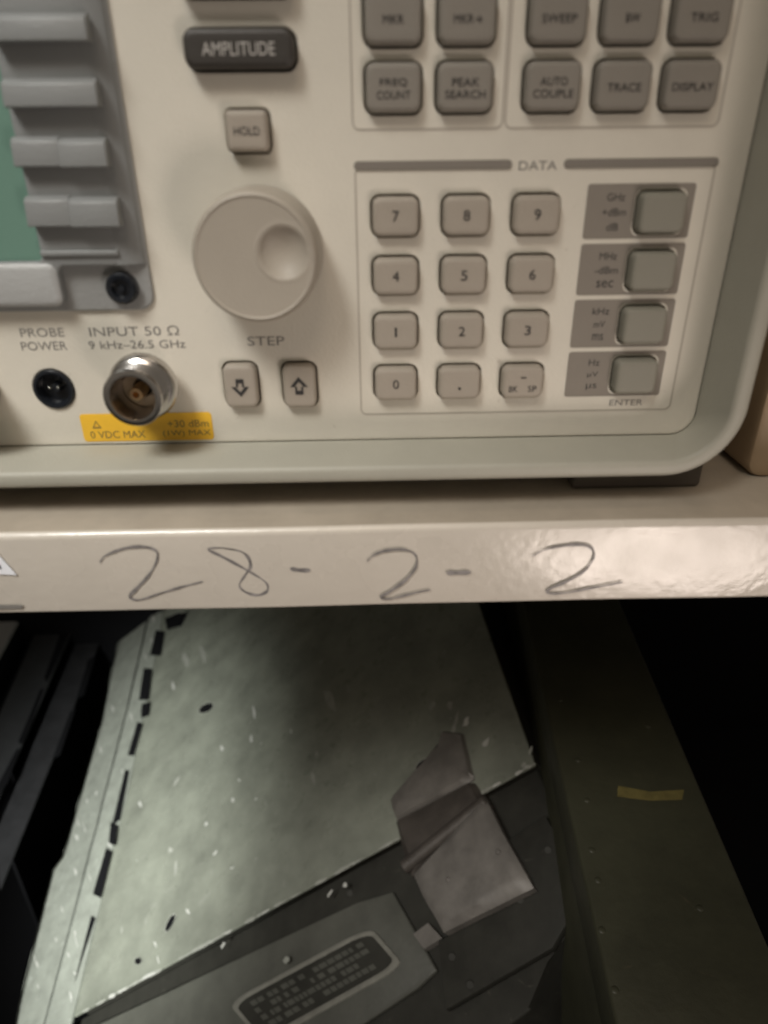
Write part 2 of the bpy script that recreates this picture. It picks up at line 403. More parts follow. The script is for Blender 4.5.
for a, b in ((354, 512), (564, 718)):
    xa, xb = P(a,164).x, P(b,164).x
    bm = bmesh.new(); rrbox(bm, (xa+xb)/2, P(500,164.5).z, xb-xa, .0021, .001, [(.0003, 0), (-.0003, 0), (-.00045, .00015)], True, True); build('group_bar', bm, 'bar', an)
pxtext('panel_lettering', [('DATA', 538, 165.5, 38, 9)], 'inkg', an, -.0001)
pxtext('panel_lettering', [('STEP', 266, 341, 37, 9)], 'inkg', an, -.0001)
pxtext('panel_lettering', [('PROBE', 42, 332.5, 44, 8.5), ('POWER', 44, 346, 46, 8.5)], 'inkg', an, -.0001)
pxtext('panel_lettering', [('INPUT 50 Ω', 134, 331, 90, 9.5), ('9 kHz–26.5 GHz', 137, 344.5, 97, 8)], 'inkg', an, -.0001)
pxtext('panel_lettering', [('ENTER', 626, 402.5, 33, 5.5)], 'inkg', an, -.0001)

# ---- tuning knob
KH = .0165
kf = P(254.5, 259.5, -KH); k2 = P(264, 250, 0); kR = 0.5*(P(320.5, 257, -KH).x-P(189.5, 257, -KH).x)
dm = P(283, 253, -KH); ddx, ddz = dm.x-kf.x, dm.z-kf.z; dr = .0066
bm = bmesh.new(); n = 128
prof = [(-.0004, kR*1.0), (-.006, kR*.995), (-.0125, kR*.985), (-.0145, kR*.975), (-.0157, kR*.955), (-.0163, kR*.93), (-.0165, kR*.90), (-.0162, kR*.875)]
rings = [[(kf.x+r*math.cos(2*math.pi*i/n), y, kf.z+r*math.sin(2*math.pi*i/n)) for i in range(n)] for y, r in prof]
for q in range(1, 40):
    r = kR*.875*(1-q/40); rg = []
    for i in range(n):
        X, Z = r*math.cos(2*math.pi*i/n), r*math.sin(2*math.pi*i/n)
        y = -.0162 + .0003*(1-(r/(kR*.875))**2)
        e = math.hypot(X-ddx, Z-ddz)/dr
        if e < 1: y += .0026*(1-e*e)**1.0*min(1, (1-e)*5)
        elif e < 1.12: y -= .0002*(1-(e-1)/.12)
        rg.append((kf.x+X, y, kf.z+Z))
    rings.append(rg)
loft(bm, rings, True, True, True); build('tuning_knob', bm, 'knob', an)
# ---- sockets
bm = bmesh.new()
lathe(bm, sock.x, sock.z, [(.0044, .00595), (-.0006, .00590), (-.0009, .0056), (-.0009, .0049), (-.0004, .0046), (.0030, .0044), (.0032, .0016), (.0012, .0013)], 48)
so = build('probe_socket', bm, 'black', an)
for dx in (-.0012, .0012):
    bm = bmesh.new(); lathe(bm, sock.x+dx, sock.z+.0004, [(.0031, .0004), (-.0002, .0004), (-.0004, .0002)], 16); build('pin', bm, 'pin', so)
# ---- input connector
a = P(142, 387.5, -.008); b = P(132, 400, -.0165); icx, icz = (a.x+b.x)/2, (a.z+b.z)/2
r1 = .5*(P(176,388,-.008).x-P(107.5,388,-.008).x); r2 = .5*(P(163,400,-.0165).x-P(103,400,-.0165).x)
bm = bmesh.new()
prof = [(.0003, r1*.80), (-.0040, r1*.80), (-.0043, r1*.97), (-.0048, r1), (-.0068, r1*.99), (-.0080, r1*.93), (-.0084, r2*1.03), (-.0090, r2*.93)]
y = -.0092
while y > -.0148: prof += [(y, r2*.955), (y-.00025, r2*.985), (y-.0005, r2*.955)]; y -= .0006
prof += [(-.0152, r2*.98), (-.0160, r2), (-.0166, r2*.96), (-.0168, r2*.88), (-.0167, r2*.76), (-.0160, r2*.73), (-.0060, r2*.70), (-.0060, r2*.30), (-.0058, r2*.05)]
lathe(bm, icx, icz, prof, 96, False, True)
ic = build('input_connector', bm, 'steel', an)
bm = bmesh.new(); lathe(bm, icx, icz, [(-.0062, r2*.70), (-.0064, r2*.68), (-.0064, r2*.34), (-.0062, r2*.33)], 48, True, True); build('insulator', bm, 'teflon', ic)
bm = bmesh.new(); lathe(bm, icx, icz, [(-.0060, r2*.24), (-.0128, r2*.24), (-.0134, r2*.20), (-.0134, r2*.12), (-.0100, r2*.09)], 32); build('centre_contact', bm, 'gold', ic)
# ---- warning label
q0, q1 = P(82, 428), P(213, 428); zt_, zb_ = P(148, 413).z, P(148, 440.5).z
bm = bmesh.new(); rrbox(bm, (q0.x+q1.x)/2, (zt_+zb_)/2, q1.x-q0.x, zt_-zb_, .0011, [(.0002, 0), (-.00012, 0), (-.00015, .0001)], True, True)
wl = build('warning_label', bm, 'yellow', an)
pxtext('lettering', [('0 VDC MAX', 118, 434.5, 55, 7), ('+30 dBm', 188, 423.5, 41, 7), ('(1W) MAX', 187, 433.5, 48, 7)], 'inky', wl, -.00022)
bm = bmesh.new(); c = P(96.5, 425, -.00022); tri = [(-.0014,-.0011),(.0014,-.0011),(0,.0014)]
o = [bm.verts.new((c.x+x, -.00022, c.z+z)) for x, z in tri]; i_ = [bm.verts.new((c.x+x*.62, -.00022, c.z+z*.62)) for x, z in tri]
for k in range(3): bm.faces.new((o[k], o[(k+1)%3], i_[(k+1)%3], i_[k]))
build('warning_triangle', bm, 'inky', wl, smooth=False, recalc=False)
# ---- intensity knob just outside the left of the picture
c = P(-50, 402, -.012)
bm = bmesh.new(); lathe(bm, c.x, c.z, [(-.0003, .0082), (-.012, .0078), (-.0135, .0070), (-.0138, .0055)], 64); build('intensity_knob', bm, 'numkey', an)

# ---- display side: grey surround, screen, soft keys
BX = P(131.5, 150).x                            # right edge of the grey base (at panel plane)
BZ = P(100, 311, -.0012).z                    # bottom
gl = PL+.012; gt = PT-.008; H0, H1 = .0012, .0042
bm = bmesh.new()
def gpoly(pts, y0, y1, bev=.0008, segs=3):
    b = bmesh.new(); a = [b.verts.new((x, y0, z)) for x, z in pts]; f = b.faces.new(a)
    r_ = bmesh.ops.extrude_face_region(b, geom=[f]); vs = [v for v in r_['geom'] if isinstance(v, bmesh.types.BMVert)]
    for v in vs: v.co.y = y1
    bmesh.ops.recalc_face_normals(b, faces=b.faces)
    es = [e for e in b.edges if all(abs(v.co.y-y1) < 1e-7 for v in e.verts)]
    bmesh.ops.bevel(b, geom=es, offset=bev, segments=segs, profile=.5, affect='EDGES')
    return b
bx2 = BX+.0
r_ = .0045
corner = [(bx2-r_+r_*math.cos(math.radians(t)), BZ+r_+r_*math.sin(math.radians(t))) for t in range(0, -91, -15)]
build('display_surround', gpoly([(gl, gt), (bx2, gt)]+corner+[(gl, BZ)], .0002, -H0, .0007), 'greym', an)
Yf = -H1
sx = P(24, 180, Yf).x                         # right edge of the screen opening
sz = P(20, 262, Yf-.0).z                      # bottom edge of the screen opening
ucx = P(62, 290, Yf).x; ucz = P(100, 266, Yf).z; lbz = P(30, 308, Yf).z
cto = bx2-.0005; ctr = cto-.0062
rc = .0032
c1_ = [(ucx-rc+rc*math.cos(math.radians(t)), lbz+rc+rc*math.sin(math.radians(t))) for t in range(0, -91, -15)]
pts = [(sx, gt-.003), (ctr, gt-.003), (ctr, ucz+.001), (ctr-.001, ucz), (ucx+.0016, ucz), (ucx+.0005, ucz-.0006), (ucx, ucz-.0018)] + c1_ + [(gl+.004, lbz), (gl+.004, sz), (sx-.0015, sz), (sx-.0004, sz+.0004), (sx, sz+.0015)]
build('display_frame', gpoly(pts, -H0+.0002, Yf, .0006), 'grey', an)
bm = bmesh.new(); z0_, z1_ = ucz+.0002, gt-.003
sec = [(ctr-.0008, -H0+.0001), (ctr-.0008, Yf+.0001), (ctr+.0002, Yf-.0001), (cto-.0009, -H0-.0010), (cto-.0002, -H0-.0005), (cto, -H0+.0001)]
loft(bm, [[(x, y, z) for x, y in sec] for z in (z0_, z1_)], True, True, True)
build('sloped_border', bm, 'grey', an)
bm = bmesh.new(); zc = (lbz+sz)/2
sl_x0, sl_x1, sl_z0, sl_z1 = gl+.006, ucx-.0003, lbz+.0003, sz-.0004
rrbox(bm, (sl_x0+sl_x1)/2, (sl_z0+sl_z1)/2, sl_x1-sl_x0, sl_z1-sl_z0, .0024, [(Yf+.0006, 0), (Yf-.0001, .0001), (Yf-.0006, .0007), (Yf-.0008, .0016)], True, True); build('lit_frame_sill', bm, 'greyl', an)  # same plastic as the frame; paler colour stands for light on its lower face
bm = bmesh.new(); box(bm, gl+.004, sx-.00005, -H0-.0012, -H0+.0001, sz+.00005, gt-.004); build('screen', bm, 'green', an, smooth=False)
ks = [(26.5, -6, 40, 85, 84), (92.5, -1, 62, 95.5, 66), (153, 12, 103, 105, 58), (213, 26, 112, 117, 69)]
for i, (v, ul, vb, ur, us) in enumerate(ks):
    Yk = Yf-.0035
    xr = P(ur+1, v, Yk).x; xs = P(us, v, Yk).x if i > 1 else sx+.0008
    zt_ = P(50, v-15, Yk).z; zb_ = P(50, v+15, Yk).z; xl = sx-.0002
    for nm, xa, xb, yk, dz in ((('key_guide', xl, xs+.0001, Yk+.0005, .0004),) if i > 1 else ())+(('soft_key', xs, xr, Yk, 0),):
        b = bmesh.new(); z1, z0 = zt_+dz, zb_+dz*.5
        sec = [(Yf+.0005, z1), (yk+.0018, z1), (yk+.0002, z1-.0011), (yk-.0006, z0+.0002), (yk, z0), (Yf+.0005, z0)]
        loft(b, [[(x, y_, z_) for y_, z_ in sec] for x in (xa, xb)], True, True, True)
        bmesh.ops.recalc_face_normals(b, faces=b.faces)
        bmesh.ops.bevel(b, geom=[e for e in b.edges], offset=.00035, segments=2, profile=.5, affect='EDGES')
        build(nm, b, 'greyl' if False else 'grey', an)
# small ridge that ends the key column
b = bmesh.new(); zr = P(80, 252, Yf-.001).z; box(b, sx+.0001, ctr+.0004, Yf-.0009, Yf+.0004, zr-.0012, zr+.0004, .0005); build('frame_ridge', b, 'grey', an)
# headphone jack
c = P(122.5, 288, -H0-.001)
bm = bmesh.new(); lathe(bm, c.x, c.z, [(-H0+.0001, .0043), (-H0-.0022, .0042), (-H0-.0028, .0036), (-H0-.0026, .0026), (-H0-.0012, .0022), (-H0-.0012, .0011), (-H0-.0020, .0008)], 48); build('phone_jack', bm, 'black', an)

# ================================================================== CASE ON THE RIGHT OF THE SHELF
d = ray(755, 478); yc = CAM.y + (ZS-CAM.z)/d.z*d.y
xc = P(755, 440, yc).x
bm = bmesh.new(); rrbox(bm, xc+.09, ZS+.08, .18, .16, .0055, [(yc+.06, 0), (yc+.002, 0), (yc+.0006, .0006), (yc, .002)], True, True)
tc = empty('equipment_case', (xc+.09, yc+.03, ZS), 'tan metal case standing on the cream shelf right of the analyzer', 'case')
build('body', bm, 'tan', tc)
bm = bmesh.new(); box(bm, xc+.05, xc+.13, yc-.012, yc-.008, ZS+.07, ZS+.078, .001); box(bm, xc+.05, xc+.054, yc-.009, yc+.0006, ZS+.071, ZS+.077, .0005); box(bm, xc+.126, xc+.13, yc-.009, yc+.0006, ZS+.071, ZS+.077, .0005); build('handle', bm, 'dark', tc)

# ================================================================== LOWER LEVEL: tilted olive chassis
def cam2w(v): return RT*v[0]+UP*v[1]+FW*v[2]
g = cam2w((278-384, 512-66, F)).normalized()          # long direction, away from the viewer
dy = .67; e = -(-106+446*dy)/F
s_ = cam2w((1, dy, e)); s_ = (s_-g*s_.dot(g)).normalized()
nn = s_.cross(g).normalized()
if nn.z < 0: nn = -nn
OR = CAM + ray(535, 765)*.52
def Q(u, v, n=0.0):                                    # pixel on the chassis plane lifted by n
    d = ray(u, v); o = OR+nn*n; return CAM + d*((o-CAM).dot(nn)/d.dot(nn))
bott = Q(40, 1030)-nn*.12
print('CHASSIS tilt', math.degrees(math.acos(nn.z)), 'lowest', min((Q(*p)-nn*.1).z for p in ((75,1040),(535,765),(480,600),(150,600))), 'LOWZ', LOWZ, [tuple(round(c,3) for c in Q(*p)) for p in ((75,1015),(535,765),(485,610),(160,610))])
ch = empty('equipment_chassis', (Q(300,800)-nn*.10), 'scuffed grey green steel chassis leaning over, with slotted edge, latch and data plate', 'chassis')
LB = -.10
# top cover: straight back edge is far under the shelf
BL, BRt = Q(74, 1017), Q(535, 765)
gl_ = (Q(160, 620)-Q(76, 1010)).normalized(); gr_ = (Q(486, 625)-Q(535, 765)).normalized()
bkL, bkR = BL+gl_*.56, BRt+gr_*.48
bm = bmesh.new()
extrude_poly(bm, [BL, BRt, bkR, bkL], -nn*.0022)
bmesh.ops.bevel(bm, geom=list(bm.edges), offset=.0006, segments=2, profile=.5, affect='EDGES')
# worn chips and rubbed spots, same sheet
def blob(bm, u, v, a, b, ang, mi, n=.00012):
    k = 9; pts = []
    for i in range(k):
        t = 2*math.pi*i/k; rr_ = random.uniform(.6, 1.15)
        X, Y = a*math.cos(t)*rr_, b*math.sin(t)*rr_
        pts.append(Q(u+X*math.cos(ang)-Y*math.sin(ang), v-X*math.sin(ang)-Y*math.cos(ang), n))
    f = bm.faces.new([bm.verts.new(p) for p in pts]); f.material_index = mi
    f.normal_update()
    if f.normal.dot(nn) < 0: f.normal_flip()
chips = [(173,685,3,7,1.4),(251,738,3,6,1.5),(222,748,3,5,1.3),(291,731,1.5,4,1.5),(254,713,2.5,10,1.45),(140,804,3,6,1.2),(206,824,4,3,.4),(215,853,6,2.5,.8),(188,911,3,5,1),(233,800,4,3,.5),(256,799,3,2,.3),
         (232,868,4,2,1),(239,780,2,3,1),(158,960,1.6,7,1.3),(155,944,2.2,6,1.2),(223,945,7,2,.5),(330,893,8,2,.5),(345,885,5,3,.5),(466,722,9,4,.5),(486,742,5,8,-.9),(524,765,3,3,0),(531,750,2,5,-1.2),(432,706,5,3,.3),(330,700,6,12,1.2),(450,705,5,3,.2),(186,660,4,8,1.2),(203,655,3,10,1.4),(170,850,3,3,0),(286,960,4,3,.4)]
for c_ in chips[:20]: blob(bm, *c_[:2], c_[2]*.6, c_[3]*.7, math.pi/2-c_[4]+.0, 1)
for c_ in chips[20:]: blob(bm, *c_[:2], c_[2], c_[3], math.pi/2-c_[4], 2)
for k in range(48):
    t = random.random(); u, v = 84+(530-84)*t, 1014+(769-1014)*t-1.5
    blob(bm, u, v-1.2, random.uniform(3, 13), random.uniform(1.0, 2.4), .5, random.choice((1, 2, 2, 2)), .00011+k*.000004)
for i in range(42):
    u, v = random.uniform(110, 500), random.uniform(640, 950)
    if v > 1000-(u-75)*.54-20 or u < 150-(v-640)*.2: continue
    g2 = random.random()**2; blob(bm, u, v, .5+g2*1.6, 1+g2*9, random.gauss(-.25, .35), random.choice((1, 2, 2, 2)), .0001)
cover = build('top_cover', bm, ['olive', 'chip', 'soft'], ch, smooth=False, recalc=False)
# body under the cover
bm = bmesh.new(); ins = .006
c4 = [BL+gl_*ins, BRt+gr_*ins, bkR, bkL]
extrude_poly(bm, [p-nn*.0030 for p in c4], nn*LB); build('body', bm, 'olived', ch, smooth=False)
# holes in the cover (dark slots lying in the sheet)
def slotmesh(name, pl, depth=.0006):
    b = bmesh.new(); fs = extrude_poly(b, pl, nn*depth); return build(name, b, 'void', ch, smooth=False)
for hu, hv, ha, hb, hang in ((206,708,9,4.6,.5), (170,923,11,3.2,1.1), (138,961,4,4,0), (424,765,11,6,.6), (176,618,11,5,.4)):
    pl = [(hu+ha*math.cos(t*.524)*math.cos(hang)-hb*math.sin(t*.524)*math.sin(hang), hv-ha*math.cos(t*.524)*math.sin(hang)-hb*math.sin(t*.524)*math.cos(hang)) for t in range(12)]
    b_ = bmesh.new(); loft(b_, [[Q(*p, -.0001) for p in pl], [Q(hu+(p[0]-hu)*.99, hv+(p[1]-hv)*.99, .0007) for p in pl], [Q(hu+(p[0]-hu)*.8, hv+(p[1]-hv)*.8, .0004) for p in pl]], True, False, False)
    rim_ = build('hole_rim', b_, 'soft', ch)
    b_ = bmesh.new(); b_.faces.new([b_.verts.new(Q(hu+(p[0]-hu)*.86, hv+(p[1]-hv)*.86, .0005)) for p in pl]); build('screw_hole', b_, 'void', rim_, smooth=False)
# slotted edge flange: two folded strips along the left edge
bm = bmesh.new()
inner = [(163,612),(158,640),(147,700),(137,745),(128,790),(118,830),(108,870),(95,925),(84,970),(72,1020),(66,1045)]
mid = [(149,612),(143,640),(128,705),(115,755),(103,800),(90,850),(80,890),(68,935),(56,980),(44,1025),(40,1045)]
outer = [(136,612),(122,628),(112,668),(101,724),(98,733),(82,790),(65,850),(62,858),(53,870),(36,937),(19,1005),(12,1045)]
if len(outer) > len(inner): inner.insert(6, (113,850)); mid.insert(5, (97,825))
def strip(bm, A, B, th):
    a = [bm.verts.new(p) for p in A]; b = [bm.verts.new(p) for p in B]; a2 = [bm.verts.new(p-nn*th) for p in A]; b2 = [bm.verts.new(p-nn*th) for p in B]
    for i in range(len(a)-1):
        bm.faces.new((a[i], a[i+1], b[i+1], b[i])); bm.faces.new((a2[i], b2[i], b2[i+1], a2[i+1]))
        bm.faces.new((a[i], a2[i], a2[i+1], a[i+1])); bm.faces.new((b[i], b[i+1], b2[i+1], b2[i]))
    bm.faces.new((a[0], b[0], b2[0], a2[0])); bm.faces.new((a[-1], a2[-1], b2[-1], b[-1]))
def dens(A, jit=0, seed=0):
    rnd = random.Random(seed); out = []
    for p, q in zip(A, A[1:]):
        for k in range(4):
            t = k/4; out.append((p[0]+(q[0]-p[0])*t+rnd.uniform(-jit, jit), p[1]+(q[1]-p[1])*t))
    return out+[A[-1]]
iD, mD, oD = dens(inner), dens(mid), dens(outer, .8, 3)
strip(bm, [Q(*p, .0016) for p in iD], [Q(p[0]+1, p[1], .0030) for p in mD], .0018)
rnd_ = random.Random(8)
def fchips(bm, A, B, na, nb, n, s0):
    for _ in range(n):
        i = rnd_.randrange(len(A)-1); t = rnd_.uniform(.2, .8); q = (A[i][0]*(1-t)+B[i][0]*t, A[i][1]*(1-t)+B[i][1]*t)
        k = 8; a, b = rnd_.uniform(.6, 1.8), rnd_.uniform(2, 9); th = -.25; pts = []
        for m_ in range(k):
            w_q = 2*math.pi*m_/k; r__ = rnd_.uniform(.5, 1.2); X, Y = a*math.cos(w_q)*r__, b*math.sin(w_q)*r__
            pts.append(Q(q[0]+X+Y*th, q[1]-Y*.97, na*(1-t)+nb*t+.00025))
        f = bm.faces.new([bm.verts.new(p) for p in pts]); f.material_index = 1
        f.normal_update()
        if f.normal.dot(nn) < 0: f.normal_flip()
fchips(bm, iD, mD, .0016, .0030, 14, 1)
build('edge_flange', bm, ['flange', 'chip'], ch, recalc=False)
bm = bmesh.new(); strip(bm, [Q(p[0]-1, p[1], .0012) for p in mD], [Q(*p, -.0022) for p in oD], .0018); fchips(bm, mD, oD, .0012, -.0022, 16, 1); build('edge_flange', bm, ['flange', 'chip'], ch, recalc=False)
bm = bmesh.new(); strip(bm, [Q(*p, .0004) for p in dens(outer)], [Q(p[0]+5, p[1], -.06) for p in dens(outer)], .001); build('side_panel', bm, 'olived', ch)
for sl in ([(157,630),(163,632),(159,656),(151,655)], [(145,668),(151,669),(147,700),(140,700)], [(143,704),(149,702),(147,716),(142,718)], [(136,722),(141,724),(135,756),(129,755)], [(124,770),(128,771),(121,820),(113,826)], [(112,822),(117,826),(114,846),(110,843)], [(105,848),(111,852),(102,898),(94,894)], [(90,916),(94,918),(82,962),(75,985)], [(166,618),(186,612),(180,626),(168,630)]):
    cxs = sum(p[0] for p in sl)/len(sl); slotmesh('edge_slot', [Q(p[0]+(1.2 if p[0] > cxs else -1.2), p[1], .0027) for p in sl], .0001)
# front block, one step lower than the cover
def fb(n, extra=0): return [Q(u, v, n) for u, v in ((72,1024), (537,769), (596,897), (545,962), (530,1010), (300,1180), (0,1200))]
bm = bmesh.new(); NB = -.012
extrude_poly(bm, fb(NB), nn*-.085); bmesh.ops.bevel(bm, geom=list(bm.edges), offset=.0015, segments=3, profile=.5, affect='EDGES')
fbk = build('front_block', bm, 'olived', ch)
# lighter ledge with the data plate on it
bm = bmesh.new(); extrude_poly(bm, [Q(u, v, NB+.0005) for u, v in ((90,1030), (360,905), (395,893), (440,972), (420,990), (330,1050), (120,1090))], nn*.004)
bmesh.ops.bevel(bm, geom=list(bm.edges), offset=.0015, segments=3, profile=.5, affect='EDGES'); build('plate_ledge', bm, 'ledge', ch)
NP = NB+.0047
pc = [(229,1003), (371,927), (405,966), (264,1045)]
A_, B_, C_, D_ = [Q(u, v, NP) for u, v in pc]
def bil(a, b): return (A_*(1-a)+B_*a)*(1-b)+(D_*(1-a)+C_*a)*b
def rrq(ins, r, lift):
    return [bil(x, 1-z)+nn*lift for x, z in rr(.5, .5, 1-ins*.45, 1-ins*1.6, r, 5)]
bm = bmesh.new()
loft(bm, [rrq(0, .16, 0), rrq(0, .16, .0012), rrq(.05, .16, .0016), rrq(.10, .14, .0012), rrq(.10, .14, .0006)], True, False, True)
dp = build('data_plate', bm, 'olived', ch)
bm = bmesh.new()
loft(bm, [rrq(-.01, .16, .0002), rrq(0, .16, .0014), rrq(.05, .16, .0018), rrq(.12, .13, .0014)], True, False, False); build('raised_rim', bm, 'rim', dp)
bm = bmesh.new()
for row in range(4):
    x = .10+random.uniform(0, .03)
    while x < .86:
        w = random.uniform(.018, .05)
        if random.random() < .85:
            z0 = .19+row*.165; q = [bil(x, z0)+nn*.0007, bil(x+w, z0)+nn*.0007, bil(x+w, z0+.10)+nn*.0007, bil(x, z0+.10)+nn*.0007]
            extrude_poly(bm, q, nn*.0002)
        x += w+random.choice((.008, .008, .03))
build('lettering', bm, 'ledge', dp, smooth=False)
# latch
def patch(name, c, bulge, th, m, parent, curl=0.0, wob=.0, N_=14, seed=1):
    rnd = random.Random(seed); P4 = [Q(*q) for q in c]; b = bmesh.new(); top = []; bot = []
    ph = [rnd.uniform(0, 6) for _ in range(4)]
    for i in range(N_+1):
        ta, ba = [], []
        for j in range(N_+1):
            x, y = i/N_, j/N_
            p = (P4[0]*(1-x)+P4[1]*x)*(1-y)+(P4[3]*(1-x)+P4[2]*x)*y
            h = bulge*math.sin(math.pi*min(1, max(0, y)))**.7+curl*y*y
            e = min(x, 1-x, y, 1-y)*N_
            h -= th*.6*max(0, 1-e)**2
            h += wob*(math.sin(x*7+ph[0])*math.sin(y*5+ph[1])+.5*math.sin(x*15+ph[2]+y*11))
            off = (P4[1]-P4[0]).normalized()*wob*.7*math.sin(y*9+ph[3])
            ta.append(b.verts.new(p+nn*h+off)); ba.append(b.verts.new(p+nn*(h-th)+off))
        top.append(ta); bot.append(ba)
    for i in range(N_):
        for j in range(N_):
            b.faces.new((top[i][j], top[i+1][j], top[i+1][j+1], top[i][j+1])); b.faces.new((bot[i][j], bot[i][j+1], bot[i+1][j+1], bot[i+1][j]))
    for i in range(N_):
        b.faces.new((top[i][0], bot[i][0], bot[i+1][0], top[i+1][0])); b.faces.new((top[i][N_], top[i+1][N_], bot[i+1][N_], bot[i][N_]))
        b.faces.new((top[0][i], top[0][i+1], bot[0][i+1], bot[0][i])); b.faces.new((top[N_][i], bot[N_][i], bot[N_][i+1], top[N_][i+1]))
    return build(name, b, m, parent)
def rod(name, p, q, r, m, parent, n=24):
    b = bmesh.new(); ax_ = (q-p).normalized(); a1 = ax_.orthogonal().normalized(); a2 = ax_.cross(a1)
    L_ = (q-p).length
    rg = [[p+ax_*t+(a1*math.cos(2*math.pi*i/n)+a2*math.sin(2*math.pi*i/n))*rr__ for i in range(n)] for t, rr__ in ((0, r*.8), (r*.2, r), (L_-r*.2, r), (L_, r*.8))]
    loft(b, rg, True, True, True); return build(name, b, m, parent)
la = patch('latch', ((389,799,.0045), (436,742,.0045), (472,778,.0045), (395,819,.0045)), .0012, .005, 'latch', ch, wob=.0003, seed=2)
patch('lug', ((430,764,.0050), (441,730,.0050), (461,732,.0050), (472,777,.0050)), .0010, .0056, 'latch', la, wob=.0002, seed=4)
patch('strap', ((392,820,.0035), (473,779,.0035), (486,800,.0045), (408,874,.0045)), .0010, .009, 'latchd', la, wob=.0002, seed=5)
rod('hinge_pin', Q(404,868,.002), Q(487,801,.002), .0055, 'latchd', la)
patch('latch_tongue', ((411,873,.0065), (482,794,.0065), (531,886,.0065), (441,931,.0065)), .0025, .006, 'latch', la, wob=.0004, seed=7)
for u, v in ((448,880),(498,852)): rod('rivet', Q(u, v, .006), Q(u, v, .0098), .0018, 'latchd', la)
bm = bmesh.new(); extrude_poly(bm, [Q(u, v, NB+.006) for u, v in ((413,934),(428,923),(442,938),(424,949))], nn*-.005); build('catch_tab', bm, 'latch', ch, smooth=False)
bm = bmesh.new(); extrude_poly(bm, [Q(u, v, NB+.007) for u, v in ((505,842),(545,815),(586,890),(552,948),(445,1010),(438,940),(533,890))], nn*-.006)
bmesh.ops.bevel(bm, geom=list(bm.edges), offset=.001, segments=2, profile=.5, affect='EDGES'); build('side_plate', bm, 'olived', ch)
for u, v in ((452,957),(520,900),(575,885),(548,850),(470,985),(215,985),(160,1010),(350,893)):
    pl_ = NB+.0072 if u > 440 else NB+.0005
    rod('screw', Q(u, v, pl_-.001), Q(u, v, pl_+.0012), .0028, 'olived', ch)
# block it leans on
xs_ = Q(480, 700)-nn*.11
pr = empty('support_block', (xs_.x, xs_.y, LOWZ), 'dark box propping up the right side of the leaning grey green chassis', 'box')
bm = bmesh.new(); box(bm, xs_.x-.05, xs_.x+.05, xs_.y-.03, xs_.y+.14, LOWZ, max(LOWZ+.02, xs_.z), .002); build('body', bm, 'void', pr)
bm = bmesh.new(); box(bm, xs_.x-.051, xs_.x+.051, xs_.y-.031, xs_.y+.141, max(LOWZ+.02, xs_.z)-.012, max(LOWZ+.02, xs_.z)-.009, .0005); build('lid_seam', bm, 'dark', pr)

# ---- dark olive case on the right
ZC = CZ-.36
e0, e1 = PH(628, 626, ZC), PH(768, 953, ZC); dr_ = (e0-e1).normalized()
f0 = PH(515, 615, ZC); wv = Vector((-dr_.y, dr_.x, 0))
wv = wv if wv.x < 0 else -wv; wv = -wv
w_ = (e0-f0).dot(wv); 
near = e1-dr_*.25; far = e1+dr_*.5
def oc(t, w, z=0): return near+dr_*t-wv*w+Vector((0, 0, z))
cc = empty('long_case', (oc(.3, .08).x, oc(.3, .08).y, LOWZ), 'long dark olive case with a short yellow painted bar on its lid', 'case')
LEN = (far-near).length; W_ = (near-PH(606, 960, ZC)).dot(wv)
bm = bmesh.new(); extrude_poly(bm, [oc(0, 0, -.03), oc(LEN, 0, -.03), oc(LEN, W_, -.03), oc(0, W_, -.03)], Vector((0, 0, LOWZ-ZC+.03)))
bmesh.ops.bevel(bm, geom=list(bm.edges), offset=.002, segments=2, profile=.5, affect='EDGES'); build('body', bm, 'caseo', cc)
bm = bmesh.new(); extrude_poly(bm, [oc(-.002, -.002), oc(LEN, -.002), oc(LEN, W_+.002), oc(-.002, W_+.002)], Vector((0, 0, -.0295)))
bmesh.ops.bevel(bm, geom=list(bm.edges), offset=.0022, segments=3, profile=.5, affect='EDGES'); lid = build('lid', bm, 'caseo', cc)
bm = bmesh.new(); a, b = PH(618, 786, ZC), PH(684, 790, ZC); c, d_ = PH(682, 800, ZC), PH(617, 797, ZC)
mid_ = PH(650, 792, ZC); mid2 = PH(650, 801, ZC)
for q in ([a, mid_, mid2, d_], [mid_, b, c, mid2]):
    bm.faces.new([bm.verts.new(p+Vector((0, 0, .0003))) for p in q])
for f in bm.faces:
    f.normal_update()
    if f.normal.z < 0: f.normal_flip()
build('painted_bar', bm, 'yel2', lid, smooth=False, recalc=False)
for u, v in ((560,700),(578,760),(587,800),(592,850),(598,880),(602,930),(615,990),(700,908),(648,726)):
    p = PH(u, v, ZC); bm = bmesh.new()
    bmesh.ops.create_uvsphere(bm, u_segments=16, v_segments=8, radius=.002, matrix=Matrix.Translation(p)@Matrix.Diagonal((1, 1, .3, 1)))
    build('rivet', bm, 'caseo', lid)

